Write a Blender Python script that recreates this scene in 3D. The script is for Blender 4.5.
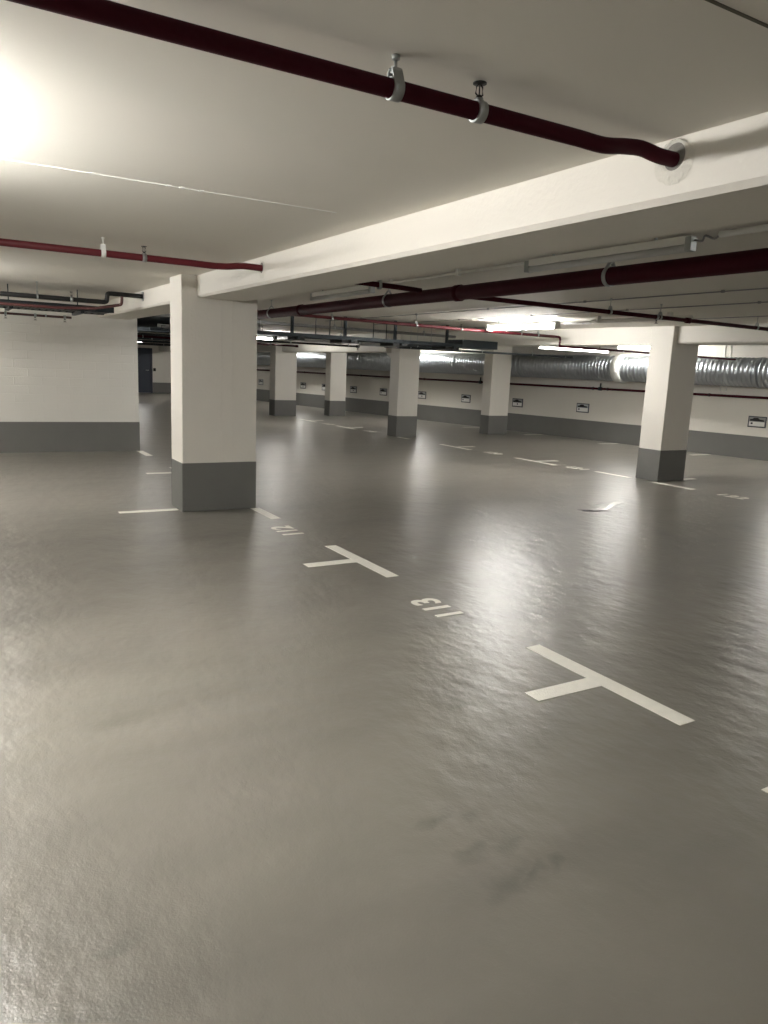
import bpy, bmesh, math, random
from mathutils import Vector, Matrix
random.seed(7)
SC = bpy.context.scene
for o in list(bpy.data.objects): bpy.data.objects.remove(o)
COL = SC.collection
PI = math.pi

# ------------------------------------------------------------------ camera, world, exposure
EYE = Vector((0, 0, 1.45))
YAW, PITCH, ROLL = math.radians(30.849), math.radians(10.787), math.radians(2.5)
FPX = 746.875
fw = Vector((math.sin(YAW)*math.cos(PITCH), math.cos(YAW)*math.cos(PITCH), -math.sin(PITCH)))
rt = Vector((math.cos(YAW), -math.sin(YAW), 0)); up = rt.cross(fw)
r2 = rt*math.cos(ROLL)+up*math.sin(ROLL); u2 = -rt*math.sin(ROLL)+up*math.cos(ROLL)
cd = bpy.data.cameras.new('camera'); cam = bpy.data.objects.new('camera', cd); COL.objects.link(cam)
cd.sensor_fit = 'VERTICAL'; cd.sensor_height = 36; cd.sensor_width = 27; cd.lens = FPX*36/1024
cd.clip_start = .03; cd.clip_end = 200
m = Matrix((r2, u2, -fw)).transposed().to_4x4(); m.translation = EYE; cam.matrix_world = m
SC.camera = cam
w = bpy.data.worlds.new('world'); SC.world = w; w.use_nodes = True
w.node_tree.nodes['Background'].inputs[0].default_value = (.02, .02, .02, 1)
w.node_tree.nodes['Background'].inputs[1].default_value = 1.0
vs = SC.view_settings
vs.view_transform = 'Standard'; vs.look = 'None'; vs.gamma = 1; vs.use_curve_mapping = False
vs.exposure = 2.42
SC.cycles.max_bounces = 10; SC.cycles.diffuse_bounces = 8
LAMP = 30.0          # emission of a lit tube

# ------------------------------------------------------------------ materials
def srgb(r, g, b):
    f = lambda c: (c/255/12.92) if c/255 <= .04045 else ((c/255+.055)/1.055)**2.4
    return (f(r), f(g), f(b), 1)
def newmat(name, col, rough=.6, metal=0, var=.06, vscale=2.0, bump=0, bscale=60, spec=.5):
    mt = bpy.data.materials.new(name); mt.use_nodes = True
    nt = mt.node_tree; N = nt.nodes; L = nt.links; b = N['Principled BSDF']
    b.inputs['Roughness'].default_value = rough; b.inputs['Metallic'].default_value = metal
    b.inputs['Specular IOR Level'].default_value = spec
    tc = N.new('ShaderNodeNewGeometry')
    nz = N.new('ShaderNodeTexNoise'); nz.inputs['Scale'].default_value = vscale; nz.inputs['Detail'].default_value = 5
    L.new(tc.outputs['Position'], nz.inputs['Vector'])
    mx = N.new('ShaderNodeMix'); mx.data_type = 'RGBA'; mx.name = 'colmix'
    mx.inputs['A'].default_value = tuple(c*(1-var) for c in col[:3])+(1,)
    mx.inputs['B'].default_value = tuple(min(1, c*(1+var)) for c in col[:3])+(1,)
    L.new(nz.outputs['Fac'], mx.inputs['Factor']); L.new(mx.outputs['Result'], b.inputs['Base Color'])
    if bump:
        n2 = N.new('ShaderNodeTexNoise'); n2.inputs['Scale'].default_value = bscale; n2.inputs['Detail'].default_value = 3
        L.new(tc.outputs['Position'], n2.inputs['Vector'])
        bp = N.new('ShaderNodeBump'); bp.name = 'bump'; bp.inputs['Strength'].default_value = bump; bp.inputs['Distance'].default_value = .01
        L.new(n2.outputs['Fac'], bp.inputs['Height']); L.new(bp.outputs['Normal'], b.inputs['Normal'])
    return mt
M = {}
M['ceil'] = newmat('ceiling_paint', (.70, .675, .615, 1), .75, var=.04, vscale=1.2, bump=.05, bscale=45)
M['wall'] = newmat('wall_paint', (.67, .645, .59, 1), .6, var=.03, vscale=1.5, bump=.15, bscale=50)
M['col'] = newmat('column_paint', (.67, .645, .59, 1), .55, var=.04, vscale=2.5, bump=.25, bscale=40)
M['grey'] = newmat('grey_base_paint', (.145, .145, .135, 1), .5, var=.08, vscale=4, bump=.15, bscale=60)
M['paint'] = newmat('white_line_paint', (.90, .88, .80, 1), .5, var=.08, vscale=25, bump=.2, bscale=120)
M['red'] = newmat('red_pipe_enamel', (.10, .011, .016, 1), .5, spec=.3, var=.12, vscale=6)
M['darkred'] = newmat('dark_red_pipe_enamel', (.045, .003, .009, 1), .62, spec=.12, var=.12, vscale=6)
M['galv'] = newmat('galvanised_steel', (.42, .44, .44, 1), .42, 1, var=.12, vscale=18)
M['duct'] = newmat('spiral_duct_steel', (.42, .45, .48, 1), .38, .9, var=.18, vscale=5)
M['dark'] = newmat('dark_tray_steel', (.028, .036, .042, 1), .5, .5, var=.2, vscale=8)
M['black'] = newmat('black_metal', (.02, .02, .02, 1), .4, .5)
M['white'] = newmat('white_plastic', (.78, .78, .75, 1), .4, var=.03)
M['diff'] = newmat('unlit_diffuser', (.55, .56, .56, 1), .3, var=.03)
M['plaster'] = newmat('rough_plaster', (.66, .64, .58, 1), .9, var=.12, vscale=30, bump=.8, bscale=60)
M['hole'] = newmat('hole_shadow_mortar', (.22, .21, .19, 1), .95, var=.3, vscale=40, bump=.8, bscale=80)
M['door'] = newmat('blue_grey_door_paint', (.028, .038, .06, 1), .45)
M['cable'] = newmat('grey_cable', (.26, .26, .26, 1), .5)
M['signframe'] = newmat('sign_frame_dark', (.03, .035, .05, 1), .4)
M['signplate'] = newmat('sign_plate_grey', (.42, .44, .46, 1), .4)
M['joint'] = newmat('dark_joint', (.10, .09, .07, 1), .9)
M['copper'] = newmat('reddish_brown_pipe', (.07, .02, .018, 1), .4)
def emis(name, col, s):
    mt = newmat(name, (.8, .8, .8, 1), .3); b = mt.node_tree.nodes['Principled BSDF']
    b.inputs['Emission Color'].default_value = col; b.inputs['Emission Strength'].default_value = s
    return mt
M['lit'] = emis('lit_tube', (1.0, .975, .93, 1), LAMP)
def lit_mat(f):
    k = 'lit%g' % f
    if k not in M: M[k] = emis('lit_tube', (1.0, .975, .93, 1), LAMP*f)
    return M[k]

# back wall: painted blockwork relief
def add_blocks(mt, swap):
    nt = mt.node_tree; N = nt.nodes; L = nt.links
    g = N.new('ShaderNodeNewGeometry'); s = N.new('ShaderNodeSeparateXYZ'); c = N.new('ShaderNodeCombineXYZ')
    L.new(g.outputs['Position'], s.inputs[0]); L.new(s.outputs[swap], c.inputs[0]); L.new(s.outputs['Z'], c.inputs[1])
    br = N.new('ShaderNodeTexBrick'); br.inputs['Scale'].default_value = 1
    br.inputs['Brick Width'].default_value = .38; br.inputs['Row Height'].default_value = .125
    br.inputs['Mortar Size'].default_value = .006; br.inputs['Mortar Smooth'].default_value = .5
    L.new(c.outputs[0], br.inputs['Vector'])
    b2 = N.new('ShaderNodeBump'); b2.invert = True; b2.inputs['Strength'].default_value = .4; b2.inputs['Distance'].default_value = .006
    L.new(br.outputs['Fac'], b2.inputs['Height']); L.new(N['bump'].outputs['Normal'], b2.inputs['Normal'])
    L.new(b2.outputs['Normal'], N['Principled BSDF'].inputs['Normal'])
M['block'] = newmat('painted_blockwork', (.68, .665, .62, 1), .6, var=.03, bump=.15, bscale=50); add_blocks(M['block'], 'X')

# floor: grey epoxy coating, glossy, slightly wavy, scuffed
def floor_mat():
    mt = newmat('grey_epoxy_floor', (.205, .192, .166, 1), .30, var=.09, vscale=.55, spec=.55)
    nt = mt.node_tree; N = nt.nodes; L = nt.links; b = N['Principled BSDF']
    g = N.new('ShaderNodeNewGeometry')
    def noise(scale, det=3, st=None):
        n = N.new('ShaderNodeTexNoise'); n.inputs['Scale'].default_value = scale; n.inputs['Detail'].default_value = det
        if st:
            mp = N.new('ShaderNodeMapping'); mp.inputs['Scale'].default_value = st; mp.inputs['Rotation'].default_value = (0, 0, .5)
            L.new(g.outputs['Position'], mp.inputs[0]); L.new(mp.outputs[0], n.inputs['Vector'])
        else: L.new(g.outputs['Position'], n.inputs['Vector'])
        return n
    def bump(h, s, d, prev=None):
        bp = N.new('ShaderNodeBump'); bp.inputs['Strength'].default_value = s; bp.inputs['Distance'].default_value = d
        L.new(h, bp.inputs['Height'])
        if prev: L.new(prev, bp.inputs['Normal'])
        return bp.outputs['Normal']
    n1 = bump(noise(6, 5, (1.3, .8, 1)).outputs['Fac'], .38, .023)
    n2 = bump(noise(22, 3).outputs['Fac'], .22, .004, n1)
    n3 = bump(noise(150, 2).outputs['Fac'], .4, .0020, n2)
    L.new(n3, b.inputs['Normal'])
    # scuffs: small dark smears with shapes of their own
    warp = noise(9, 4)
    ms = N.new('ShaderNodeVectorMath'); ms.operation = 'MULTIPLY_ADD'
    ms.inputs[1].default_value = (.16, .16, 0); ms.inputs[2].default_value = (-.08, -.08, 0)
    L.new(warp.outputs['Color'], ms.inputs[0])
    ad = N.new('ShaderNodeVectorMath'); ad.operation = 'ADD'
    L.new(g.outputs['Position'], ad.inputs[0]); L.new(ms.outputs[0], ad.inputs[1])
    prev = None
    spots = [(1.335, 1.815, .07, .02, .2), (1.45, 1.776, .06, .03, .3), (1.343, 1.62, .08, .035, .4), (1.48, 1.605, .05, .03, .5),
             (1.33, 1.44, .09, .03, .5), (1.43, 1.445, .05, .02, .6), (1.545, 1.455, .05, .02, .6), (.30, 1.72, .07, .02, .3),
             (.55, 2.95, .12, .05, .1), (2.2, 2.75, .16, .06, .5), (1.9, 2.45, .10, .04, .4), (1.25, 4.35, .06, .03, .2), (1.9, 5.7, .2, .06, .4),
             (5.6, 5.6, .35, .10, 1.2), (6.6, 6.9, .25, .07, 1.1), (7.2, 6.2, .3, .06, 1.1), (6.0, 4.7, .4, .10, 1.1), (7.0, 4.4, .35, .12, 1.1)]
    for x, y, rx, ry, a in spots:
        mp = N.new('ShaderNodeMapping'); mp.vector_type = 'TEXTURE'
        mp.inputs['Location'].default_value = (x, y, 0); mp.inputs['Rotation'].default_value = (0, 0, a); mp.inputs['Scale'].default_value = (rx, ry, 1)
        L.new(ad.outputs[0], mp.inputs[0])
        ln = N.new('ShaderNodeVectorMath'); ln.operation = 'LENGTH'; L.new(mp.outputs[0], ln.inputs[0])
        r = N.new('ShaderNodeMapRange'); r.inputs['From Min'].default_value = .2; r.inputs['From Max'].default_value = 1.5
        r.inputs['To Min'].default_value = .30; r.inputs['To Max'].default_value = 0
        L.new(ln.outputs['Value'], r.inputs['Value'])
        if prev is None: prev = r.outputs[0]
        else:
            mm = N.new('ShaderNodeMath'); mm.operation = 'MAXIMUM'; L.new(prev, mm.inputs[0]); L.new(r.outputs[0], mm.inputs[1]); prev = mm.outputs[0]
    # broad faint tyre dirt
    st = noise(1.3, 2, (.6, 2.0, 1)); sr = N.new('ShaderNodeMapRange')
    sr.interpolation_type = 'SMOOTHSTEP'; sr.inputs['From Min'].default_value = .35; sr.inputs['From Max'].default_value = .8; sr.inputs['To Max'].default_value = .3
    L.new(st.outputs['Fac'], sr.inputs['Value'])
    mm = N.new('ShaderNodeMath'); mm.operation = 'ADD'; L.new(prev, mm.inputs[0]); L.new(sr.outputs[0], mm.inputs[1])
    mx = N.new('ShaderNodeMix'); mx.data_type = 'RGBA'; mx.inputs['B'].default_value = (.07, .068, .06, 1)
    L.new(mm.outputs[0], mx.inputs['Factor']); L.new(N['colmix'].outputs['Result'], mx.inputs['A']); L.new(mx.outputs['Result'], b.inputs['Base Color'])
    return mt
M['floor'] = floor_mat()
M['wet'] = newmat('spill_painted_glint', (.72, .72, .68, 1), .22, var=.1, spec=.6)  # pale base colour stands in for the bright reflection on the spill

# ------------------------------------------------------------------ builders
W = {}
class MB:
    def __init__(s): s.b = bmesh.new()
    def box(s, x0, x1, y0, y1, z0, z1, bev=0):
        t = bmesh.new(); bmesh.ops.create_cube(t, size=1)
        for v in t.verts: v.co = Vector((x0+(v.co.x+.5)*(x1-x0), y0+(v.co.y+.5)*(y1-y0), z0+(v.co.z+.5)*(z1-z0)))
        if bev: bmesh.ops.bevel(t, geom=t.edges[:], offset=bev, segments=2, affect='EDGES', profile=.5)
        return s.add(t)
    def add(s, t):
        me = bpy.data.meshes.new('t'); t.to_mesh(me); t.free(); s.b.from_mesh(me); bpy.data.meshes.remove(me); return s
    def prism(s, pts, a, b, axis='y', bev=0):
        t = bmesh.new()
        def P(p, q): return {'y': (p[0], q, p[1]), 'x': (q, p[0], p[1]), 'z': (p[0], p[1], q)}[axis]
        A = [t.verts.new(P(p, a)) for p in pts]; B = [t.verts.new(P(p, b)) for p in pts]; n = len(pts)
        t.faces.new(A); t.faces.new(B[::-1])
        for i in range(n): t.faces.new((A[i], B[i], B[(i+1) % n], A[(i+1) % n]))
        bmesh.ops.recalc_face_normals(t, faces=t.faces)
        if bev: bmesh.ops.bevel(t, geom=t.edges[:], offset=bev, segments=2, affect='EDGES')
        return s.add(t)
    def ring(s, t, c, d, r, n, ref):
        d = d.normalized(); a = d.cross(ref)
        if a.length < 1e-4: a = d.cross(Vector((1, .3, .2)))
        a.normalize(); b = d.cross(a)
        return [t.verts.new(c+a*math.cos(2*PI*i/n)*r+b*math.sin(2*PI*i/n)*r) for i in range(n)]
    def tube(s, pts, r, n=14, cap=True, ref=Vector((.02, .03, 1))):
        t = bmesh.new(); pts = [Vector(p) for p in pts]; rr = r if isinstance(r, (list, tuple)) else [r]*len(pts); R = []
        for i, p in enumerate(pts):
            if i == 0: d = pts[1]-p
            elif i == len(pts)-1: d = p-pts[i-1]
            else: d = (pts[i+1]-p).normalized()+(p-pts[i-1]).normalized()
            if d.length < 1e-7: d = pts[min(i+1, len(pts)-1)]-pts[0]
            R.append(s.ring(t, p, d, rr[i], n, ref))
        for i in range(len(R)-1):
            for k in range(n):
                f = t.faces.new((R[i][k], R[i][(k+1) % n], R[i+1][(k+1) % n], R[i+1][k])); f.smooth = True
        if cap: t.faces.new(R[0][::-1]); t.faces.new(R[-1])
        bmesh.ops.recalc_face_normals(t, faces=t.faces)
        return s.add(t)
    def lathe(s, c, axis, prof, n=20):     # prof: (distance along axis, radius)
        a = Vector(axis).normalized(); c = Vector(c)
        t = bmesh.new(); R = []
        for h, r in prof: R.append(s.ring(t, c+a*h, a, max(r, .0004), n, Vector((.02, .03, 1)) if abs(a.z) < .9 else Vector((1, .02, 0))))
        for i in range(len(R)-1):
            for k in range(n):
                f = t.faces.new((R[i][k], R[i][(k+1) % n], R[i+1][(k+1) % n], R[i+1][k])); f.smooth = abs(prof[i][1]-prof[i+1][1]) < .8*abs(prof[i][0]-prof[i+1][0])+1e-6
        t.faces.new(R[0][::-1]); t.faces.new(R[-1])
        bmesh.ops.recalc_face_normals(t, faces=t.faces)
        return s.add(t)
    def annulus(s, c, axis, ri, ro, h, n=28):
        a = Vector(axis).normalized(); c = Vector(c); t = bmesh.new()
        ref = Vector((.02, .03, 1)) if abs(a.z) < .9 else Vector((1, .02, 0))
        R = [s.ring(t, c+a*q, a, r, n, ref) for q, r in ((0, ri), (0, ro), (h, ro), (h, ri))]
        for j in range(4):
            for k in range(n):
                f = t.faces.new((R[j][k], R[j][(k+1) % n], R[(j+1) % 4][(k+1) % n], R[(j+1) % 4][k])); f.smooth = j in (1, 3)
        bmesh.ops.recalc_face_normals(t, faces=t.faces)
        return s.add(t)
    def build(s, name, mat, parent=None):
        vs_ = s.b.verts; lo = Vector((min(v.co[i] for v in vs_) for i in range(3))); hi = Vector((max(v.co[i] for v in vs_) for i in range(3)))
        o0 = Vector(((lo.x+hi.x)/2, (lo.y+hi.y)/2, lo.z))
        for v in vs_: v.co -= o0
        me = bpy.data.meshes.new(name); s.b.to_mesh(me); s.b.free(); me.materials.append(mat)
        o = bpy.data.objects.new(name, me); COL.objects.link(o); W[o.name] = o0
        if parent: o.parent = parent; o.location = o0-W[parent.name]
        else: o.location = o0
        return o
def thing(name, label, cat, loc, group=None):
    o = bpy.data.objects.new(name, None); COL.objects.link(o); o.location = loc; o.empty_display_size = .1; W[o.name] = Vector(loc)
    return tag(o, label, cat, group)
def tag(o, label, cat, group=None, kind=None):
    o['label'] = label; o['category'] = cat
    if group: o['group'] = group
    if kind: o['kind'] = kind
    return o
def struct(o): o['kind'] = 'structure'; return o

CEIL = 2.235
WA, WB = 15.3, -.145                      # far wall: X = WA + WB*Y
def wx(y): return WA+WB*y
wd = Vector((WB, 1, 0)).normalized(); wn = Vector((-1, WB, 0)).normalized()   # along the far wall, out of it

# ------------------------------------------------------------------ the setting
X0, Y0, YE = -4.6, -6.0, 33.9
struct(MB().box(X0-.3, 17, Y0-.3, YE+.3, -.2, 0).build('floor', M['floor']))
struct(MB().box(X0-.3, 17, Y0-.3, YE+.3, CEIL, CEIL+.25).build('ceiling', M['ceil']))
def wallquad(off0, off1, ya, yb, z0, z1):
    return [(wx(ya)+off0, ya), (wx(yb)+off0, yb), (wx(yb)+off1, yb), (wx(ya)+off1, ya)]
struct(MB().prism(wallquad(0, .3, Y0, YE, 0, 0), 0, CEIL, 'z').build('wall_right', M['wall']))
struct(MB().prism(wallquad(-.006, 0, Y0, YE, 0, 0), 0, .46, 'z').build('baseboard_right', M['grey']))
struct(MB().box(X0-.2, X0, Y0, YE, 0, CEIL).build('wall_left', M['wall']))
struct(MB().box(X0, X0+.006, Y0, YE, 0, .46).build('baseboard_left', M['grey']))
struct(MB().box(X0, wx(Y0), Y0-.2, Y0, 0, CEIL).build('wall_front', M['wall']))
struct(MB().box(X0, wx(Y0), Y0, Y0+.006, 0, .46).build('baseboard_front', M['grey']))
# wall seen on the left, ends flush with the front column's far face line
struct(MB().box(X0, 2.72, 12.30, 12.62, 0, CEIL, 0).build('wall_middle', M['block']))
struct(MB().prism([(X0, 12.294), (2.726, 12.294), (2.726, 12.626), (X0, 12.626)], 0, .46, 'z').build('baseboard_middle', M['grey']))
# end wall far behind with a dark door
DX0, DX1 = 7.0, 8.06
struct(MB().box(X0, DX0, YE, YE+.2, 0, CEIL).box(DX1, wx(YE), YE, YE+.2, 0, CEIL).box(DX0, DX1, YE, YE+.2, 1.88, CEIL).build('wall_back', M['wall']))
struct(MB().box(X0, DX0-.06, YE-.006, YE, 0, .46).box(DX1+.06, wx(YE), YE-.006, YE, 0, .46).build('baseboard_back', M['grey']))
d = struct(MB().box(DX0+.02, DX1-.02, YE+.02, YE+.07, .01, 1.86).build('door_1', M['door']))
MB().box(DX0-.05, DX0+.02, YE-.02, YE+.1, 0, 1.93).box(DX1-.02, DX1+.05, YE-.02, YE+.1, 0, 1.93).box(DX0-.05, DX1+.05, YE-.02, YE+.1, 1.86, 1.93).build('door_frame', M['door'], d)
MB().tube([(DX1-.12, YE+.02, .98), (DX1-.12, YE-.05, .98), (DX1-.25, YE-.05, .98)], .011).build('door_handle', M['galv'], d)

# seams across the ceiling slab
jm = MB()
x = -4.2
while x < 1.8:
    x2 = x+random.uniform(.12, .3); wj = random.uniform(.003, .006)
    jm.box(x, min(x2, 1.82), 3.655-wj+random.uniform(-.002, .002), 3.655+wj, CEIL-.003, CEIL+.001); x = x2-.01
for px in (.62, .95, 1.01, 1.1): jm.box(px, px+.02, 3.64, 3.668, CEIL-.004, CEIL+.001)
struct(jm.build('trim_1', M['white']))
struct(MB().box(X0, 2.12, 1.160, 1.169, CEIL-.002, CEIL+.001).build('trim_2', M['joint']))

# ------------------------------------------------------------------ beams
BX0, BX1, BZ = 2.127, 2.60, 2.035
def near_beam():
    ch = .022
    prof = [(BX0, CEIL), (BX0, BZ+ch), (BX0+ch*.8, BZ), (BX1-ch*.8, BZ), (BX1, BZ+ch), (BX1, CEIL)]
    o = MB().prism(prof, Y0, 12.3, 'y').build('ceiling_beam', M['col'])
    tag(o, 'near cream concrete ceiling beam passing over the big front column, with pipe holes', 'beam')
near_beam()
def far_beam():
    prof = lambda z: [(8.62, CEIL), (8.62, z+.02), (8.64, z), (9.17, z), (9.19, z+.02), (9.19, CEIL)]
    b = MB(); b.prism([(9.14, CEIL), (9.14, 2.015), (9.16, 1.995), (9.57, 1.995), (9.59, 2.015), (9.59, CEIL)], Y0, 7.36, 'y')
    b.prism([(9.05, 7.735), (8.66, 14.09), (9.08, 14.09), (9.50, 7.735)], 1.975, CEIL, 'z')
    b.prism([(8.50, CEIL), (8.50, 1.845), (8.52, 1.825), (8.94, 1.825), (8.96, 1.845), (8.96, CEIL)], 14.44, 20.30, 'y')
    b.prism([(8.40, CEIL), (8.40, 1.845), (8.42, 1.825), (8.84, 1.825), (8.86, 1.845), (8.86, CEIL)], 20.68, YE, 'y')
    # haunch against the column
    b.prism([(14.44, 1.825), (14.44, 1.70), (14.50, 1.70), (14.66, 1.78), (14.68, 1.825)], 8.66, 8.95, 'x')
    o = b.build('ceiling_beam', M['col'])
    tag(o, 'far concrete ceiling beam carried by the row of columns beyond the parking lane', 'beam')
far_beam()
# rough plaster round the pipe holes in the near beam
def hole(pt, Y, z, r, label):
    t = thing('pipe_sleeve', label, 'pipe sleeve', (BX0, Y, z), 'plastered sleeves in the near beam')
    MB().annulus((BX0-.006, Y, z), (1, 0, 0), r*.86, r, .03).build('sleeve_ring', M['plaster'], t)
    MB().lathe((BX0-.003, Y, z), (1, 0, 0), [(0, r*.86), (.002, r*.86)]).build('painted_recess_shade', M['hole'], t)  # flat disc; the shade inside the hole is its dark colour
    b = bmesh.new(); n = 34; R = []
    for k, (rad, xo) in enumerate(((r*.98, -.008), (r*1.12, -.010), (r*1.42, -.001))):
        ring = []
        for i in range(n):
            a = 2*PI*i/n; q = rad*(1+(.10*random.random() if k == 2 else .03*random.random()))*(1.05-.18*math.sin(a) if k == 2 else 1)
            ring.append(b.verts.new((BX0+xo, Y+q*math.cos(a), z+q*math.sin(a)*(.95 if math.sin(a) < 0 else .62 if k == 2 else .95))))
        R.append(ring)
    for j in range(2):
        for i in range(n): b.faces.new((R[j][i], R[j][(i+1) % n], R[j+1][(i+1) % n], R[j+1][i])).smooth = True
    bmesh.ops.recalc_face_normals(b, faces=b.faces)
    MB().add(b).build('plaster_patch', M['plaster'], t)

# ------------------------------------------------------------------ columns
def column(x0, x1, y0, y1, ztop, label, gz=.46, shear=0):
    t = thing('concrete_column', label, 'column', ((x0+x1)/2, (y0+y1)/2, 0), 'square concrete columns with grey bases')
    MB().box(x0, x1, y0, y1, 0, ztop, .008).build('shaft', M['col'], t)
    e = .004
    MB().box(x0-e, x1+e, y0-e, y1+e, 0, gz, .006).build('painted_base', M['grey'], t)
    return t
fc = column(1.98, 2.727, 7.14, 7.54, CEIL, 'large cream column nearest the camera with dark grey base', .48)
MB().box(2.36, 2.375, 7.134, 7.14, .5, 2.03).box(2.47, 2.48, 7.135, 7.14, .5, 2.03).build('formwork_ridge', M['col'], fc)
column(9.05, 9.63, 7.34, 7.74, CEIL, 'cream column at the right side of the parking lane, in front of the spiral duct')
column(8.63, 9.16, 14.08, 14.45, CEIL, 'cream column with a haunch at its top, middle of the far row')
column(11.50, 12.08, 14.47, 14.80, CEIL, 'column standing close to the far wall, right of the haunched column')
column(8.30, 8.96, 20.28, 20.70, CEIL, 'far column seen just right of the large front column')
column(10.13, 10.66, 20.43, 20.78, CEIL, 'distant column between the haunched column and the leftmost far column')
# conduit chase standing up the column corner
# ------------------------------------------------------------------ floor paint
def pbox(b, x0, x1, y0, y1): b.box(x0, x1, y0, y1, -.001, .0022)
def tmark(xc, yc, side, label, bar=1.0, stem=.40, ya=None, yb=None, xs=None, group='T shaped stall marks'):
    """bar along Y, stem pointing side*X"""
    b = MB(); y0 = yc-.5 if ya is None else ya; y1 = yc+.5 if yb is None else yb
    pbox(b, xc-.05, xc+.05, y0, y1)
    if side < 0: pbox(b, xc-.05-stem, xc-.049, yc-.05, yc+.05)
    elif side > 0: pbox(b, xc+.049, xc+.05+stem, yc-.05, yc+.05)
    return tag(b.build('stall_mark', M['paint']), label, 'parking mark', group)
L1 = 2.715
tmark(L1, 2.40, -1, 'nearest white T mark on the grey floor, right of number 113')
tmark(L1, 4.885, -1, 'white T mark on the floor between numbers 112 and 113')
tmark(L1, 9.78, -1, 'white T mark beyond the large front column', stem=.42)
tmark(L1, 12.0, 0, 'short white bar beside the end of the white block wall', ya=11.62, yb=12.28)
L2 = 8.90
for x0, x1, y0, y1, nm, lab in ((L1-.05, L1+.05, 6.56, 7.13, 'stall_mark', 'white bar running from the foot of the large front column towards number 112'),
        (1.41, 1.97, 7.25, 7.34, 'stall_mark', 'white stem on the floor left of the large front column'),
        (L2, L2+.1, 6.64, 7.32, 'stall_mark', 'white bar in front of the foot of the column in front of the duct'),
        (L2, L2+.1, 7.76, 8.45, 'stall_mark', 'white bar behind and left of the column in front of the duct'),
        (9.64, 9.99, 7.36, 7.45, 'stall_mark', 'short white stem right of the column in front of the duct')):
    b = MB(); pbox(b, x0, x1, y0, y1); tag(b.build(nm, M['paint']), lab, 'parking mark', 'T shaped stall marks')
tmark(8.84, 9.76, 1, 'first far T mark left of the column in front of the duct', stem=.45)
tmark(8.78, 12.05, 1, 'T mark on the floor just right of the haunched column', stem=.42)
tmark(8.68, 14.28, 0, 'short white bar at the front foot of the haunched column', ya=13.62, yb=14.06)
tmark(8.64, 16.5, 1, 'T mark just left of the haunched column foot', stem=.42)
tmark(8.60, 18.65, 1, 'most distant T mark between the two rearmost columns', stem=.42)
for y, lab in ((7.75, 'short white stroke'), (9.95, 'short white stroke right of the column in front of the duct, near the far wall'),
               (12.15, 'short white stroke near the far wall left of the column in front of the duct'),
               (14.35, 'short white stroke at the far wall beside the column near it'), (16.5, 'short white stroke at the far wall left of the column near it'),
               (22.75, 'distant short white stroke at the far wall')):
    if y == 7.75: continue
    b = MB(); xr = wx(y); pbox(b, xr-.66, xr-.06, y-.05, y+.05)
    tag(b.build('stall_stroke', M['paint']), lab, 'parking mark', 'stall end strokes at the far wall')

def digits(txt, x_top, y_mid, pitch, size, face, label, xs=1.0):
    """painted number; face=-1: tops point to -X and it reads towards +Y; face=+1: the opposite"""
    n = len(txt); root = thing('stall_number', label, 'number', (x_top, y_mid, 0), 'stall numbers painted on the floor')
    for i, ch in enumerate(txt):
        cu = bpy.data.curves.new('c', 'FONT'); cu.body = ch; cu.size = size; cu.align_x = 'CENTER'; cu.extrude = .0012; cu.offset = .007
        ob = bpy.data.objects.new('c', cu); COL.objects.link(ob)
        dg = bpy.context.evaluated_depsgraph_get(); me = bpy.data.meshes.new_from_object(ob.evaluated_get(dg))
        t = bmesh.new(); t.from_mesh(me); bpy.data.objects.remove(ob); bpy.data.curves.remove(cu); bpy.data.meshes.remove(me)
        cap = max(v.co.y for v in t.verts)
        for v in t.verts:
            u, h, z = v.co.x*xs+(i-(n-1)/2)*pitch, v.co.y, v.co.z
            v.co = Vector((x_top+(cap-h), y_mid+u, z+.0011)) if face < 0 else Vector((x_top-(cap-h), y_mid-u, z+.0011))
        MB().add(t).build('digit', M['paint'], root)
    return root
digits('113', 2.505, 3.665, .135, .265, -1, 'white number 113 painted between the two nearest T marks')
digits('112', 2.505, 6.03, .135, .265, -1, 'white number 112 painted in front of the large front column')
digits('114', 2.505, 1.24, .135, .265, -1, 'number at the right picture edge, below the nearest T mark')
digits('122', 9.08, 6.05, .145, .275, 1, 'faint white number right of the column in front of the duct')
digits('121', 9.05, 8.85, .145, .275, 1, 'faint white number left of the column in front of the duct')
digits('120', 9.00, 11.0, .145, .275, 1, 'faint number between the two far T marks right of the haunched column')
digits('118', 8.85, 15.45, .145, .275, 1, 'faint number just left of the haunched column')
digits('117', 8.75, 17.5, .145, .275, 1, 'faint number between the two most distant T marks')

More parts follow.
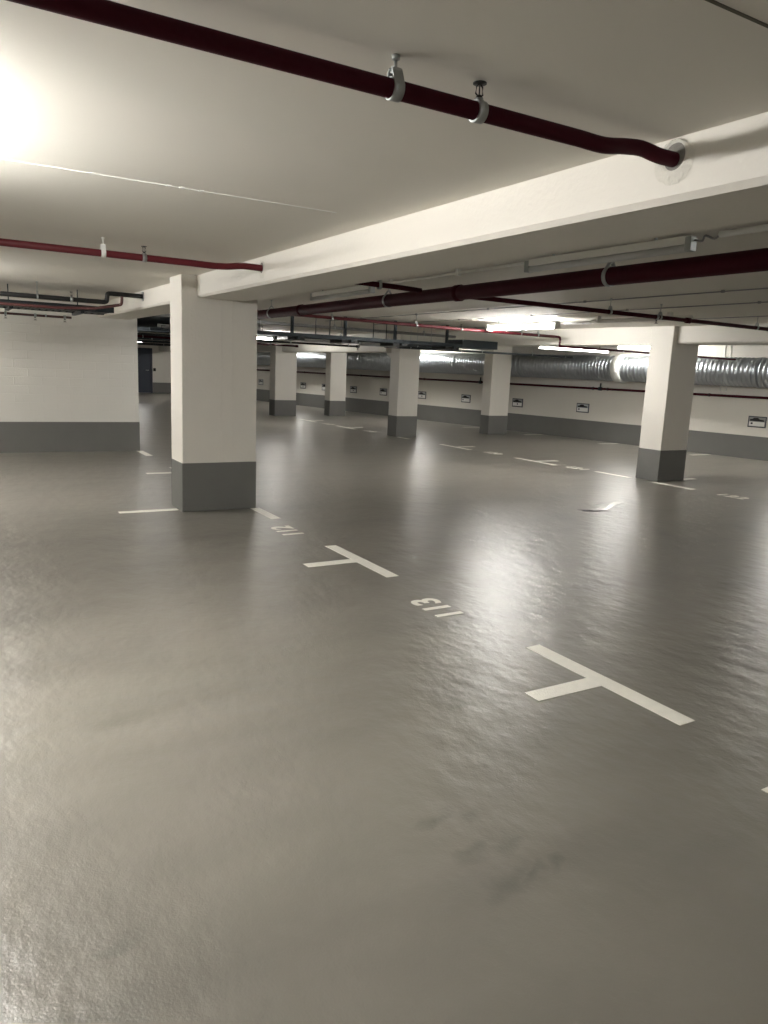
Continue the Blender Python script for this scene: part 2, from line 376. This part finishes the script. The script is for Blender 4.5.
# wet patch: lumpy spilt film, its glint painted as pale colour, dark crust at near end
def blob(cx, cy, rx, ry, ang, hgt, name, mat, parent, n=48, m_=7):
    b = bmesh.new(); ph = [random.uniform(0, 6.28) for _ in range(4)]; R = []
    c = b.verts.new((cx, cy, hgt+.0005))
    for j in range(1, m_+1):
        f = j/m_; ring = []
        for i in range(n):
            a = 2*PI*i/n; q = 1+.22*math.sin(3*a+ph[0])+.14*math.sin(5*a+ph[1])+.08*math.sin(11*a+ph[2])
            p = Vector((math.cos(a)*rx*q*f, math.sin(a)*ry*q*f, 0)); p.rotate(Matrix.Rotation(ang, 3, 'Z'))
            z = .0005+hgt*(1-f*f)*(1+.5*math.sin(p.x*31+ph[3])*math.cos(p.y*43)) if j < m_ else .0002
            ring.append(b.verts.new((cx+p.x, cy+p.y, z)))
        R.append(ring)
    for i in range(n): b.faces.new((c, R[0][i], R[0][(i+1) % n])).smooth = True
    for j in range(m_-1):
        for i in range(n): b.faces.new((R[j][i], R[j+1][i], R[j+1][(i+1) % n], R[j][(i+1) % n])).smooth = True
    bmesh.ops.recalc_face_normals(b, faces=b.faces)
    if b.faces[0].normal.z < 0: bmesh.ops.reverse_faces(b, faces=b.faces)
    return MB().add(b).build(name, mat, parent)
t = thing('spill_patch', 'spill on the floor of the parking lane with a painted pale glint, dark at its left end', 'spill', (6.6, 6.0, 0))
blob(6.72, 6.10, .45, .085, .42, .010, 'glint_film', M['wet'], t)
blob(6.22, 5.87, .16, .06, -.4, .008, 'dark_crust', M['black'], t)

# ------------------------------------------------------------------ lamps
def lamp(x, y0, y1, z, lit, label, axis='y', group='ceiling batten lamps', dim=1.0):
    k = .5 if axis == 'x' else 1.0 if lit else .62
    def bx(b, a0, a1, c0, c1, z0, z1, bev=0):
        if axis == 'y': b.box(x+c0, x+c1, a0, a1, z0, z1, bev)
        else: b.box(a0, a1, x+c0, x+c1, z0, z1, bev)
        return b
    def P(a, c, zz): return (x+c, a, zz) if axis == 'y' else (a, x+c, zz)
    mid = (y0+y1)/2
    t = thing('batten_lamp', label, 'lamp', P(mid, 0, z-.05), group)
    bx(MB(), y0, y1, -.035*k, .035*k, z+.012*k, z+.05, .004).build('housing', M['white'], t)
    MB().tube([P(y0+.03, 0, z-.012), P(y1-.03, 0, z-.012)], .034*k, 16).build('lamp_tube', lit_mat(dim) if lit else M['diff'], t)
    for s in (y0, y1):
        e = bx(MB(), s-.005 if s == y0 else s-.035, s+.035 if s == y0 else s+.005, -.042*k, .042*k, z-.05*k, z+.045, .005)
        e.build('end_cap', M['white'] if lit else M['galv'], t)
    if z+.05 < CEIL-.003 and not (axis == 'x' and z > 2.05):
        for s in (y0+.25, y1-.25):
            bx(MB(), s-.012*k, s+.012*k, -.008*k, .008*k, z+.045, CEIL).build('bracket', M['dark' if axis == 'x' else 'galv'], t)
    return t
ZL = 2.17
# bay over the camera
lamp(-.36, 2.45, 3.95, ZL-.05, True, 'lit batten lamp on the ceiling left of the first red pipe, outside the left edge', dim=1.65)
lamp(-.25, 7.5, 9.0, ZL, True, 'lit batten lamp in front of the white block wall, outside the left edge', dim=1.0)
lamp(11.35, -1.9, -.4, ZL-.05, True, 'added unseen lamp brightening the white block wall, outside the left edge', axis='x', dim=1.5)  # added out of view to brighten the left of the block wall
lamp(-.1, -3.0, -1.5, ZL, True, 'added unseen fill lamp on the ceiling behind the camera', dim=.6)  # unseen, added as fill for the column and beam faces towards the camera
# second bay
lamp(3.5, 6.24, 7.55, ZL, False, 'unlit batten lamp beside the near beam, next to the large front column')
lamp(3.5, 2.78, 4.10, ZL, False, 'unlit batten lamp at the near beam in the upper right')
lamp(3.4, 13.2, 14.6, ZL, True, 'small lit lamp seen in the gap between block wall and front column', dim=.3)
lamp(7.2, 7.72, 9.22, ZL-.03, True, 'bright lit batten lamp in the middle of the second bay ceiling')
lamp(7.1, 16.7, 18.2, ZL-.02, True, 'lit lamp far back, just right of the front column', dim=.5)
lamp(6.6, 28.5, 30.0, ZL-.06, True, 'distant lit lamp before the end wall with the dark door', dim=.4)
lamp(10.0, 30.0, 31.5, ZL-.06, True, 'added hidden lamp brightening the distant corner over the duct', dim=.5)  # added out of sight because the end wall area was too dark
lamp(7.3, -2.0, -.5, ZL, True, 'added unseen fill lamp of the second bay beyond the right edge', dim=.9)  # unseen fill, lit to raise the camera-side faces of the far columns
lamp(11.3, .8, 2.3, ZL, True, 'added unseen fill lamp near the far wall beyond the right edge', dim=.6)  # second unseen fill added for the column in front of the duct
# bay at the far wall
lamp(12.8, 10.2, 11.8, ZL-.02, True, 'lit batten lamp over the duct left of the column in front of the duct', dim=.7)
lamp(13.35, 6.6, 8.1, ZL, True, 'lit lamp above the duct hidden right of the column in front of the duct', dim=.7)
lamp(11.75, 17.6, 19.1, ZL, True, 'lit lamp above the duct hidden behind the haunched column', dim=.7)
lamp(10.75, 24.0, 25.5, ZL, True, 'lit lamp above the duct near its distant end', dim=.7)
lamp(10.5, 9.35, 11.15, 1.975, True, 'slim lit lamp hung crosswise near the drop of the red branch pipe', axis='x', dim=.2)
lamp(11.06, 2.95, 4.5, 1.85, True, 'lit lamp crosswise at the long cable tray, beside the large front column', axis='x', dim=.2)
lamp(11.06, 4.95, 5.7, 1.85, False, 'unlit crosswise lamp at the long cable tray, left of the haunched column', axis='x')
lamp(11.06, 6.0, 6.75, 1.85, False, 'unlit crosswise lamp at the long cable tray, nearest the haunched column', axis='x')

# ------------------------------------------------------------------ sprinkler pipes
def clamp_on(t, X, Y, z, r, top, axis='x', mat='galv', wide=.018):
    """pear shaped band with a threaded rod to the ceiling"""
    ax = (1, 0, 0) if axis == 'x' else (0, 1, 0)
    c = Vector((X, Y, z))-Vector(ax)*wide/2
    b = MB().annulus(c, ax, r+.0006, r+.004, wide)
    hz = min(.035, (top-z-r)*.45)
    for s in (-1, 1):
        p = [Vector((0, s*(r+.002), z+r*.25)), Vector((0, s*.006, z+r+hz))]
        th = .0022
        for_pts = [(p[0].y-th, p[0].z), (p[0].y+th, p[0].z), (p[1].y+th, p[1].z), (p[1].y-th, p[1].z)]
        if axis == 'x': b.prism([(Y+q[0], q[1]) for q in for_pts], X-wide/2, X+wide/2, 'x')
        else: b.prism([(X+q[0], q[1]) for q in for_pts], Y-wide/2, Y+wide/2, 'y')
    b.box(X-.011, X+.011, Y-.011, Y+.011, z+r+hz-.012, z+r+hz)
    o = b.build('pipe_clamp', M[mat], t)
    MB().tube([(X, Y, z+r+hz-.015), (X, Y, top)], .004, 8).lathe((X, Y, top-.012), (0, 0, 1), [(0, .006), (.002, .011), (.0118, .011)], 10).build('threaded_rod', M[mat], o)
def sprinkler(t, X, Y, z, r, upright=True, axis='x', h=.05):
    """saddle tee with an upright sprinkler head: frame arms and a round deflector"""
    s = 1 if upright else -1; ax = (1, 0, 0) if axis == 'x' else (0, 1, 0)
    o = MB().annulus(Vector((X, Y, z))-Vector(ax)*.014, ax, r+.0005, r+.0055, .028).lathe((X, Y, z+s*r*.9), (0, 0, s), [(0, .016), (.006, .015), (.008, .012), (.012, .012)], 12)
    o = o.build('saddle_tee', M['galv'], t)
    h = h if not upright else min(h, CEIL-.006-(z+r*.9+.012)); z0 = z+s*(r*.9+.012)
    b = MB().lathe((X, Y, z0), (0, 0, s), [(0, .009), (.004, .009), (.005, .006), (.008, .006)], 12)
    for q in (-1, 1):
        b.tube([(X+q*.006, Y, z0+s*.006), (X+q*.012, Y, z0+s*.011), (X+q*.010, Y, z0+s*(h-.012)), (X+q*.002, Y, z0+s*(h-.004))], .0022, 8)
    b.tube([(X, Y, z0+s*.01), (X, Y, z0+s*(h-.006))], .0018, 8)
    b.lathe((X, Y, z0+s*(h-.006)), (0, 0, s), [(0, .006), (.0015, .019), (.0045, .019)], 16)
    b.build('sprinkler_head', M['black'], o)
def coupling(t, c, ax, r, mat, l=.05): MB().lathe(Vector(c)-Vector(ax)*l/2, ax, [(0, r+.002), (.004, r+.009), (l-.004, r+.009), (l, r+.002)], 16).build('coupling', mat, t)
G = 'red sprinkler branch pipes'
# first branch, across the top of the picture
Y1, Z1, R1 = 1.797, 2.155, .0235
t = thing('sprinkler_pipe', 'thick looking dark red pipe crossing the top of the picture under the ceiling', 'pipe', (0, Y1, Z1-R1), G)
def smooth(pts, k=6):
    out = []
    P = [Vector(p) for p in pts]; P = [P[0]]+P+[P[-1]]
    for i in range(1, len(P)-2):
        for j in range(k):
            u = j/k; a, b_, c, d_ = P[i-1], P[i], P[i+1], P[i+2]
            out.append(.5*((2*b_)+(-a+c)*u+(2*a-5*b_+4*c-d_)*u*u+(-a+3*b_-3*c+d_)*u**3))
    out.append(P[-2]); return out
MB().tube([(-2.4, Y1, Z1)]+smooth([(1.70, Y1, Z1), (1.80, Y1+.0, Z1-.001), (1.90, Y1+.012, Z1+.016), (1.98, Y1+.014, Z1+.024), (2.06, Y1+.008, Z1+.014), (2.16, Y1, Z1+.012)]), R1, 20).build('pipe', M['darkred'], t)
clamp_on(t, 1.05, Y1, Z1, R1, CEIL, wide=.03); clamp_on(t, -1.0, Y1, Z1, R1, CEIL, wide=.03)
sprinkler(t, 1.318, Y1, Z1, R1)
hole((0, 0, 0), Y1, 2.176, .050, 'round plastered sleeve where the topmost red pipe enters the beam')
# second branch
Y2, Z2 = 5.485, 2.133
t = thing('sprinkler_pipe', 'red pipe ending in the beam just above the large front column', 'pipe', (0, Y2, Z2-R1), G)
MB().tube([(-3.5, Y2, Z2)]+smooth([(1.60, Y2, Z2), (1.75, Y2, Z2-.002), (1.86, Y2, Z2+.004), (1.96, Y2, Z2+.018), (2.06, Y2, Z2+.020), (2.16, Y2, Z2+.018)]), R1, 16).build('pipe', M['red'], t)
clamp_on(t, 1.0, Y2, Z2, R1, CEIL, mat='white', wide=.03); clamp_on(t, -1.5, Y2, Z2, R1, CEIL)
sprinkler(t, 1.268, Y2, Z2, R1, h=.045)
hole((0, 0, 0), Y2, 2.155, .045, 'small plastered sleeve above the large front column')
# third branch with the swan neck in the corner
Y3, Z3 = 9.288, 2.072
t = thing('sprinkler_pipe', 'dark pipe with a swan neck entering the beam above the block wall', 'pipe', (0, Y3, Z3-R1), G)
neck = smooth([(1.675, Y3, Z3), (1.712, Y3, Z3+.008), (1.722, Y3, Z3+.045), (1.732, Y3, Z3+.092), (1.775, Y3, Z3+.10)], 6)
MB().tube([(-4.4, Y3, Z3+.03), (1.55, Y3, Z3)]+neck+[(2.14, Y3, 2.17)], .026, 14).build('pipe', M['black'], t)
MB().tube(smooth([(1.85, Y3, 2.172), (1.882, Y3, 2.155), (1.885, Y3, 2.10), (1.875, Y3, 2.065), (1.84, Y3+.03, 2.05), (1.6, Y3+.12, 2.0)], 6)+[(1.2, Y3+.16, 1.98), (-4.3, Y3+.16, 2.0)], .017, 12).build('drop_pipe', M['copper'], t)
clamp_on(t, .99, Y3, Z3+.005, .026, CEIL); clamp_on(t, -1.4, Y3, Z3+.01, .026, CEIL)
sprinkler(t, 1.34, Y3, Z3, .026, h=.05)
MB().annulus((BX0-.008, Y3, 2.17), (1, 0, 0), .03, .055, .01).build('wall_collar', M['galv'], t)
# large main along the second bay
XM, ZM, RM = 3.62, 2.075, .056
t = thing('main_pipe', 'thickest dark red pipe running lengthwise under the ceiling behind the near beam', 'pipe', (XM, 5, ZM-RM))
MB().tube([(XM, Y0, ZM), (XM, 11.3, ZM)], RM, 24).build('pipe', M['darkred'], t)
for y in (3.46, 6.15, .6, 9.0):
    clamp_on(t, XM, y, ZM, RM, CEIL, 'y', wide=.03)
for y in (1.9, 5.05, 8.1): coupling(t, (XM, y, ZM), (0, 1, 0), RM, M['darkred'], .07)
MB().lathe((XM, 5.45, ZM-.02), (1, 0, .25), [(-.02, .03), (.075, .03), (.08, .036), (.10, .036)], 14).build('tee_outlet', M['black'], t)
# branch crossing the main
t = thing('sprinkler_pipe', 'thin dark pipe crossing over the thickest pipe and running to the right', 'pipe', (6, 5.45, 2.08), G)
MB().tube([(2.55, 5.45, 2.13), (3.3, 5.45, 2.118), (3.52, 5.45, 2.11)], .021, 12).tube([(3.70, 5.45, 2.105), (9.18, 5.45, 2.10)], .021, 12).build('pipe', M['darkred'], t)
for x in (3.12, 5.75, 8.12, 6.48): clamp_on(t, x, 5.45, 2.11 if x < 4 else 2.103, .021, CEIL, wide=.025)
sprinkler(t, 8.35, 5.45, 2.101, .021, h=.04); coupling(t, (6.92, 5.45, 2.102), (1, 0, 0), .021, M['darkred'], .07)
sprinkler(t, 6.43, 5.45, 2.102, .021, False, h=.035)
# branch further back with elbow and drop
t = thing('sprinkler_pipe', 'red pipe in the second bay that ends in an elbow beside the crosswise lamp', 'pipe', (6, 9.288, 2.07), G)
MB().tube([(2.62, 9.288, 2.12), (3.55, 9.288, 2.11)], .022, 12).tube([(3.69, 9.288, 2.108), (4.1, 9.288, 2.105), (6.9, 9.288, 2.088), (8.60, 9.288, 2.09)], .022, 12).build('pipe', M['red'], t)
for x in (4.6, 5.95, 7.9, 8.25): clamp_on(t, x, 9.288, 2.092, .022, CEIL, wide=.025)
sprinkler(t, 6.75, 9.288, 2.088, .022, h=.04)
MB().tube(smooth([(8.58, 9.288, 2.09), (8.70, 9.288, 2.088), (8.73, 9.288, 2.05), (8.73, 9.288, 1.955), (8.78, 9.288, 1.945), (8.9, 9.288, 1.945)], 5)+[(13.3, 9.288, 1.93)], .018, 12).build('drop_pipe', M['darkred'], t)
for x in (10.2, 12.0): clamp_on(t, x, 9.288, 1.94, .018, CEIL, wide=.02)
# lower ones further back
t = thing('sprinkler_pipe', 'dark pipe end hanging below the cable tray left of the haunched column', 'pipe', (5, 12.98, 1.84), G)
MB().tube([(2.75, 12.98, 1.86), (7.0, 12.98, 1.865)], .018, 10).lathe((7.0, 12.98, 1.865), (1, 0, 0), [(-.03, .024), (.03, .024)], 10).build('pipe', M['black'], t)
for x in (4.2, 5.6, 6.8): clamp_on(t, x, 12.98, 1.863, .018, CEIL)
sprinkler(t, 7.0, 12.98, 1.865, .018, False, h=.04)
t = thing('sprinkler_pipe', 'dark pipe crossing in front of the column heads below the far beam', 'pipe', (10, 12.98, 1.9), G)
MB().tube([(7.6, 12.98, 1.895), (12.62, 12.98, 1.912)], .022, 10).build('pipe', M['dark'], t)
for x in (8.2, 10.0, 11.4, 12.4): clamp_on(t, x, 12.98, 1.905, .022, 1.97 if 8.7 < x < 9.2 else CEIL)
t = thing('sprinkler_pipe', 'short dark red pipe end over the far column right of the front column', 'pipe', (5, 16.68, 1.9), G)
MB().tube([(2.9, 16.68, 1.93), (7.36, 16.68, 1.905)], .022, 10).lathe((7.36, 16.68, 1.905), (1, 0, 0), [(-.03, .03), (.03, .03)], 10).build('pipe', M['darkred'], t)
for x in (3.8, 5.2, 6.7): clamp_on(t, x, 16.68, 1.915, .022, CEIL)

# thin conduits lengthwise on the second bay ceiling
for x, lab in ((5.78, 'thin grey conduit on the ceiling nearest the thickest pipe'), (6.72, 'thin grey conduit on the ceiling just before the bright lamp'),
               (8.05, 'thin grey conduit on the ceiling next to the far beam')):
    t = thing('conduit', lab, 'conduit', (x, 5, CEIL-.02), 'grey ceiling conduits')
    MB().tube([(x, -4, CEIL-.012), (x, 11.9, CEIL-.012)], .0055, 8).build('pipe', M['cable'], t)
    for k in range(7):
        y = .8+k*1.6+.3*(x-5); MB().box(x-.010, x+.010, y-.012, y+.012, CEIL-.022, CEIL).build('clip', M['cable'], t)
t = thing('conduit', 'white conduit running from the unlit lamp to the right edge', 'conduit', (3.5, 1, CEIL-.03), 'white lamp conduits')
MB().tube([(3.5, -4, CEIL-.03), (3.5, 2.62, CEIL-.03)], .016, 10).build('pipe', M['white'], t)
for y in (2.3, 1.2, 0): MB().box(3.478, 3.522, y-.015, y+.015, CEIL-.055, CEIL).build('clip', M['white'], t)
MB().tube(smooth([(3.5, 2.62, CEIL-.03), (3.51, 2.66, CEIL-.045), (3.49, 2.70, CEIL-.028), (3.52, 2.74, CEIL-.045), (3.5, 2.773, CEIL-.04)]), .006, 8).build('flexible_cable', M['cable'], t)
t = thing('conduit', 'white conduit between the two unlit lamps beside the near beam', 'conduit', (3.5, 5.5, CEIL-.03), 'white lamp conduits')
MB().tube([(3.5, 4.15, CEIL-.03), (3.5, 6.22, CEIL-.03)], .011, 8).build('pipe', M['white'], t)
for y in (4.9, 5.9): MB().box(3.482, 3.518, y-.015, y+.015, CEIL-.05, CEIL).build('clip', M['white'], t)
t = thing('conduit', 'white conduit running on from the bright lamp towards the column', 'conduit', (7.3, 6, CEIL-.05), 'white lamp conduits')
MB().tube([(7.3, 7.70, 2.17), (7.3, 7.2, 2.17)], .012, 8).tube([(7.3, 7.2, 2.17), (7.3, 5.7, 2.17)], .026, 12).build('pipe', M['white'], t)
for y in (7.1, 6.0): MB().box(7.27, 7.33, y-.015, y+.015, 2.15, CEIL).build('clip', M['white'], t)

# ------------------------------------------------------------------ cable trays
def tray(x0, x1, y0, y1, z0, hx, label, hgt=.07, cables=5, box_end=False):
    t = thing('cable_tray', label, 'cable tray', ((x0+x1)/2, (y0+y1)/2, z0), 'hung cable trays')
    for y in (y0, y1): MB().box(x0, x1, y-.004, y+.004, z0, z0+hgt, .001).build('side_rail', M['dark'], t)
    b = MB(); x = x0+.02
    while x < x1: b.box(x, x+.035, y0, y1, z0+.004, z0+.012); x += .075
    b.build('rungs', M['dark'], t)
    b = MB()
    for k in range(cables):
        yy = y0+.04+(y1-y0-.08)*k/max(1, cables-1); rr = random.uniform(.009, .016)
        pts = [(x0+(x1-x0)*i/14, yy+random.uniform(-.012, .012), z0+.013+rr+random.uniform(0, .006)) for i in range(15)]
        b.tube(pts, rr, 7)
    b.build('cables', M['cable'], t)['kind'] = 'stuff'
    for x in hx:
        ym = (y0+y1)/2; wh = .02 if box_end else .006
        if box_end: MB().box(x-.16, x+.12, y0+.02, y1-.02, z0-.045, z0-.001, .004).build('junction_box', M['black'], t)
        MB().box(x-.02, x+.02, y0-.03, y1+.03, z0-.03, z0-.001).box(x-wh, x+wh, ym-wh, ym+wh, z0-.001, CEIL).build('hanger', M['dark'], t)
    if box_end:
        MB().box(x1-.75, x1, y0-.012, y1+.012, z0-.004, z0+hgt+.075, .006).build('cover_box', M['dark'], t)
    return t
tray(2.75, 8.42, 10.5, 10.95, 1.875, (3.80, 4.65, 5.55, 6.47, 7.5), 'long dark cable tray hanging crosswise in front of the haunched column', .055, 7, True)
tray(-4.3, 1.86, 9.62, 10.25, 1.975, (.0, .75, 1.5), 'cable tray hanging in the corner above the white block wall', .065, 6)
tray(2.9, 6.2, 14.9, 15.4, 1.98, (3.3, 4.6, 5.9), 'dark cable tray seen in the gap behind the block wall', .09, 5)
t = thing('air_duct', 'dark shiny duct at the top of the gap behind the block wall', 'duct', (3.6, 13.2, 2.0))
MB().tube([(2.9, 13.5, 2.09), (4.2, 12.2, 2.09)], .10, 20).build('duct_pipe', M['dark'], t)
MB().annulus((3.45, 12.95, 2.09), (1, -1, 0), .10, .112, .06).build('collar', M['galv'], t)
# slim pipes hung beneath the tray
for k, (y, z, mt, lab) in enumerate(((11.35, 1.93, 'galv', 'bright steel tube running behind the long cable tray'), (11.8, 1.90, 'dark', 'dark tube running behind the long cable tray'),
                          (11.6, 2.10, 'cable', 'grey tube high behind the long cable tray'))):
    t = thing('service_pipe', lab, 'pipe', (5.6, y, z-.03), 'service pipes behind the cable tray')
    MB().tube([(2.8, y, z+.01), (8.3, y, z)], .026, 12).build('pipe', M[mt], t)
    for x in (4.0, 5.8, 7.6): clamp_on(t, x, y, z+.005, .026, CEIL, wide=.02)
for y, z, r, x1, lab in ((18.6, 2.02, .03, 7.0, 'upper dark pipe far behind the gap'), (20.5, 1.98, .03, 7.6, 'middle dark pipe far behind the gap'),
                     (23.0, 1.97, .035, 7.9, 'lower dark pipe far behind the gap'), (26.0, 1.95, .04, 8.3, 'lowest dark pipe far behind the gap')):
    t = thing('service_pipe', lab, 'pipe', (5, y, z), 'service pipes far behind')
    MB().tube([(2.2, y, z), (x1, y, z)], r, 10).build('pipe', M['dark'], t)
    for x in (3.2, 4.9, 6.6): clamp_on(t, x, y, z, r, CEIL)
# pendant heads under the corner tray
t = thing('sprinkler_pipe', 'thin pipe with pendent heads under the corner cable tray', 'pipe', (0, 10.45, 1.93), G)
MB().tube([(-4.3, 10.45, 1.935), (1.5, 10.45, 1.925)], .015, 10).build('pipe', M['copper'], t)
for x in (.75, 1.08, 1.42): sprinkler(t, x, 10.45, 1.93, .015, False, h=.04)
for x in (-.5, 1.2): clamp_on(t, x, 10.45, 1.93, .015, 1.945)

# ------------------------------------------------------------------ spiral duct on the far wall
DR, DZ, DOFF = .275, 1.70, .34
def dpt(y, off=DOFF, z=DZ): return Vector((wx(y), y, z))+wn*off
t = thing('spiral_duct', 'large galvanised spiral air duct running along the far wall', 'duct', dpt(12, DOFF, DZ-DR))
seams = [-4.5, 1.2, 6.1, 9.0, 12.05, 14.9, 17.2, 21.5, 27.0, 33.2]
for a, b_ in zip(seams[:-1], seams[1:]):
    prof = []; Ltot = (dpt(b_)-dpt(a)).length; s = 0
    pitch = .09
    while s < Ltot-.05:
        prof += [(s, DR), (s+pitch*.70, DR), (s+pitch*.78, DR+.010), (s+pitch*.90, DR+.010)]; s += pitch
    prof.append((Ltot, DR))
    MB().lathe(dpt(a), wd, prof, 40).build('duct_section', M['duct'], t)
for y in seams[1:-1]:
    w_ = .22 if y == 12.05 else .06
    MB().annulus(dpt(y)-wd*w_/2, wd, DR+.004, DR+(.035 if y == 12.05 else .016), w_, 40).build('duct_collar', M['white' if y == 12.05 else 'duct'], t)
for y in (8.2, 11.2, 13.6, 16.0, 19.0, 22.0, 25.0, 29.0, 4.0):
    b = MB().annulus(dpt(y)-wd*.015, wd, DR+.011, DR+.014, .03, 32)
    c = dpt(y); b.tube([c+wn*.0+Vector((0, 0, DR+.012)), Vector((c.x, c.y, CEIL))], .006, 6)
    b.build('hanger_strap', M['galv'], t)
# red pipe below it
ZP = 1.225
t = thing('wall_pipe', 'slim dark red pipe fixed to the far wall below the spiral duct', 'pipe', dpt(12, .09, ZP-.03))
MB().tube([dpt(-4, .09, ZP), dpt(33, .09, ZP)], .026, 14).build('pipe', M['darkred'], t)
for y in (3.0, 6.5, 10.1, 12.55, 12.95, 15.9, 18.9, 22.0, 25.4):
    c = dpt(y, .09, ZP); b = MB().annulus(c-wd*.014, wd, .0265, .034, .028, 16)
    b.tube([c-wn*.02, c-wn*.091], .010, 8); b.build('bracket', M['black'], t)
for y in (12.75, 8.0, 16.6, 20.0):
    c = dpt(y, .09, ZP); MB().lathe(c-wd*.05, wd, [(0, .028), (.01, .042), (.09, .042), (.1, .028)], 16).tube([c, c+Vector((0, 0, .13))], .018, 8).build('coupling', M['dark'], t)
# two slim conduits down the wall above the duct, right side
for y, lab in ((9.92, 'left one of two slim upright conduits on the wall above the duct'), (9.80, 'right one of two slim upright conduits on the wall above the duct')):
    c = dpt(y, .015, 1.3); o = MB().tube([c, Vector((c.x, c.y, CEIL))], .012, 8).build('wall_conduit', M['white'])
    tag(o, lab, 'conduit', 'upright wall conduits')

# ------------------------------------------------------------------ bay signs on the far wall
def sign(y, label, seedv):
    rnd = random.Random(seedv)
    cz = .745; Wd, H = .36, .22
    base = Vector((wx(y), y, cz-H/2))+wn*.0
    t = thing('bay_sign', label, 'sign', base, 'parking bay signs on the far wall')
    def plate(u0, u1, z0, z1, n0, n1):      # u along the wall, seen from the room: +u is to the left
        q = [Vector((wx(y), y, 0))+wd*u+wn*n for u, n in ((u0, n0), (u1, n0), (u1, n1), (u0, n1))]
        return MB().prism([(p.x, p.y) for p in q], base.z+z0, base.z+z1, 'z')
    plate(-Wd/2, Wd/2, 0, H, .0, .012).build('frame', M['signframe'], t)
    plate(-Wd/2+.018, Wd/2-.018, .02, H-.018, .012, .015).build('backing_plate', M['signplate'] if seedv % 3 else M['cable'], t)
    pl = plate(-Wd/2+.03, Wd/2-.03, .028, .112, .015, .018).build('name_plate', M['white'], t)
    plate(-.03 if seedv % 2 else .08, .01 if seedv % 2 else .12, .06, .095, .018, .0195).build('mark', M['signframe'], pl)
    # car silhouette: low bonnet, cabin, boot
    pr = [(-.14, .125), (-.14, .145), (-.12, .155), (-.05, .162), (-.015, .19), (.06, .19), (.10, .162), (.14, .16), (.14, .125)]
    b = bmesh.new(); fr = []; bk = []
    for u, z in pr:
        for lst, n in ((fr, .0185), (bk, .0145)):
            p = Vector((wx(y), y, 0))+wd*u+wn*n; lst.append(b.verts.new((p.x, p.y, base.z+z)))
    b.faces.new(fr); b.faces.new(bk[::-1]); n = len(pr)
    for i in range(n): b.faces.new((fr[i], bk[i], bk[(i+1) % n], fr[(i+1) % n]))
    bmesh.ops.recalc_face_normals(b, faces=b.faces)
    MB().add(b).build('car_silhouette', M['black'], t)
for i, (y, lab) in enumerate(((9.10, 'bay sign on the far wall at the right edge of the picture'),
        (11.2, 'bay sign hidden just behind the column in front of the duct'),
        (13.25, 'bay sign between the front-of-duct column and the column near the wall'),
        (15.3, 'bay sign right of the column near the wall'),
        (17.2, 'first bay sign left of the column near the wall'),
        (19.05, 'bay sign just right of the haunched column'),
        (20.9, 'first bay sign left of the haunched column'),
        (22.5, 'second bay sign left of the haunched column'),
        (24.2, 'bay sign at the left edge of the second rearmost column'),
        (25.6, 'bay sign between the two rearmost columns'),
        (28.7, 'most distant bay sign, right beside the large front column'))):
    sign(y, lab, i)
# small black box on the far end wall by the door, and a bracket on the duct
o = MB().box(8.15, 8.25, YE-.05, YE, .95, 1.08, .006).build('switch_box', M['black']); tag(o, 'small black switch box on the end wall right of the dark door', 'switch')
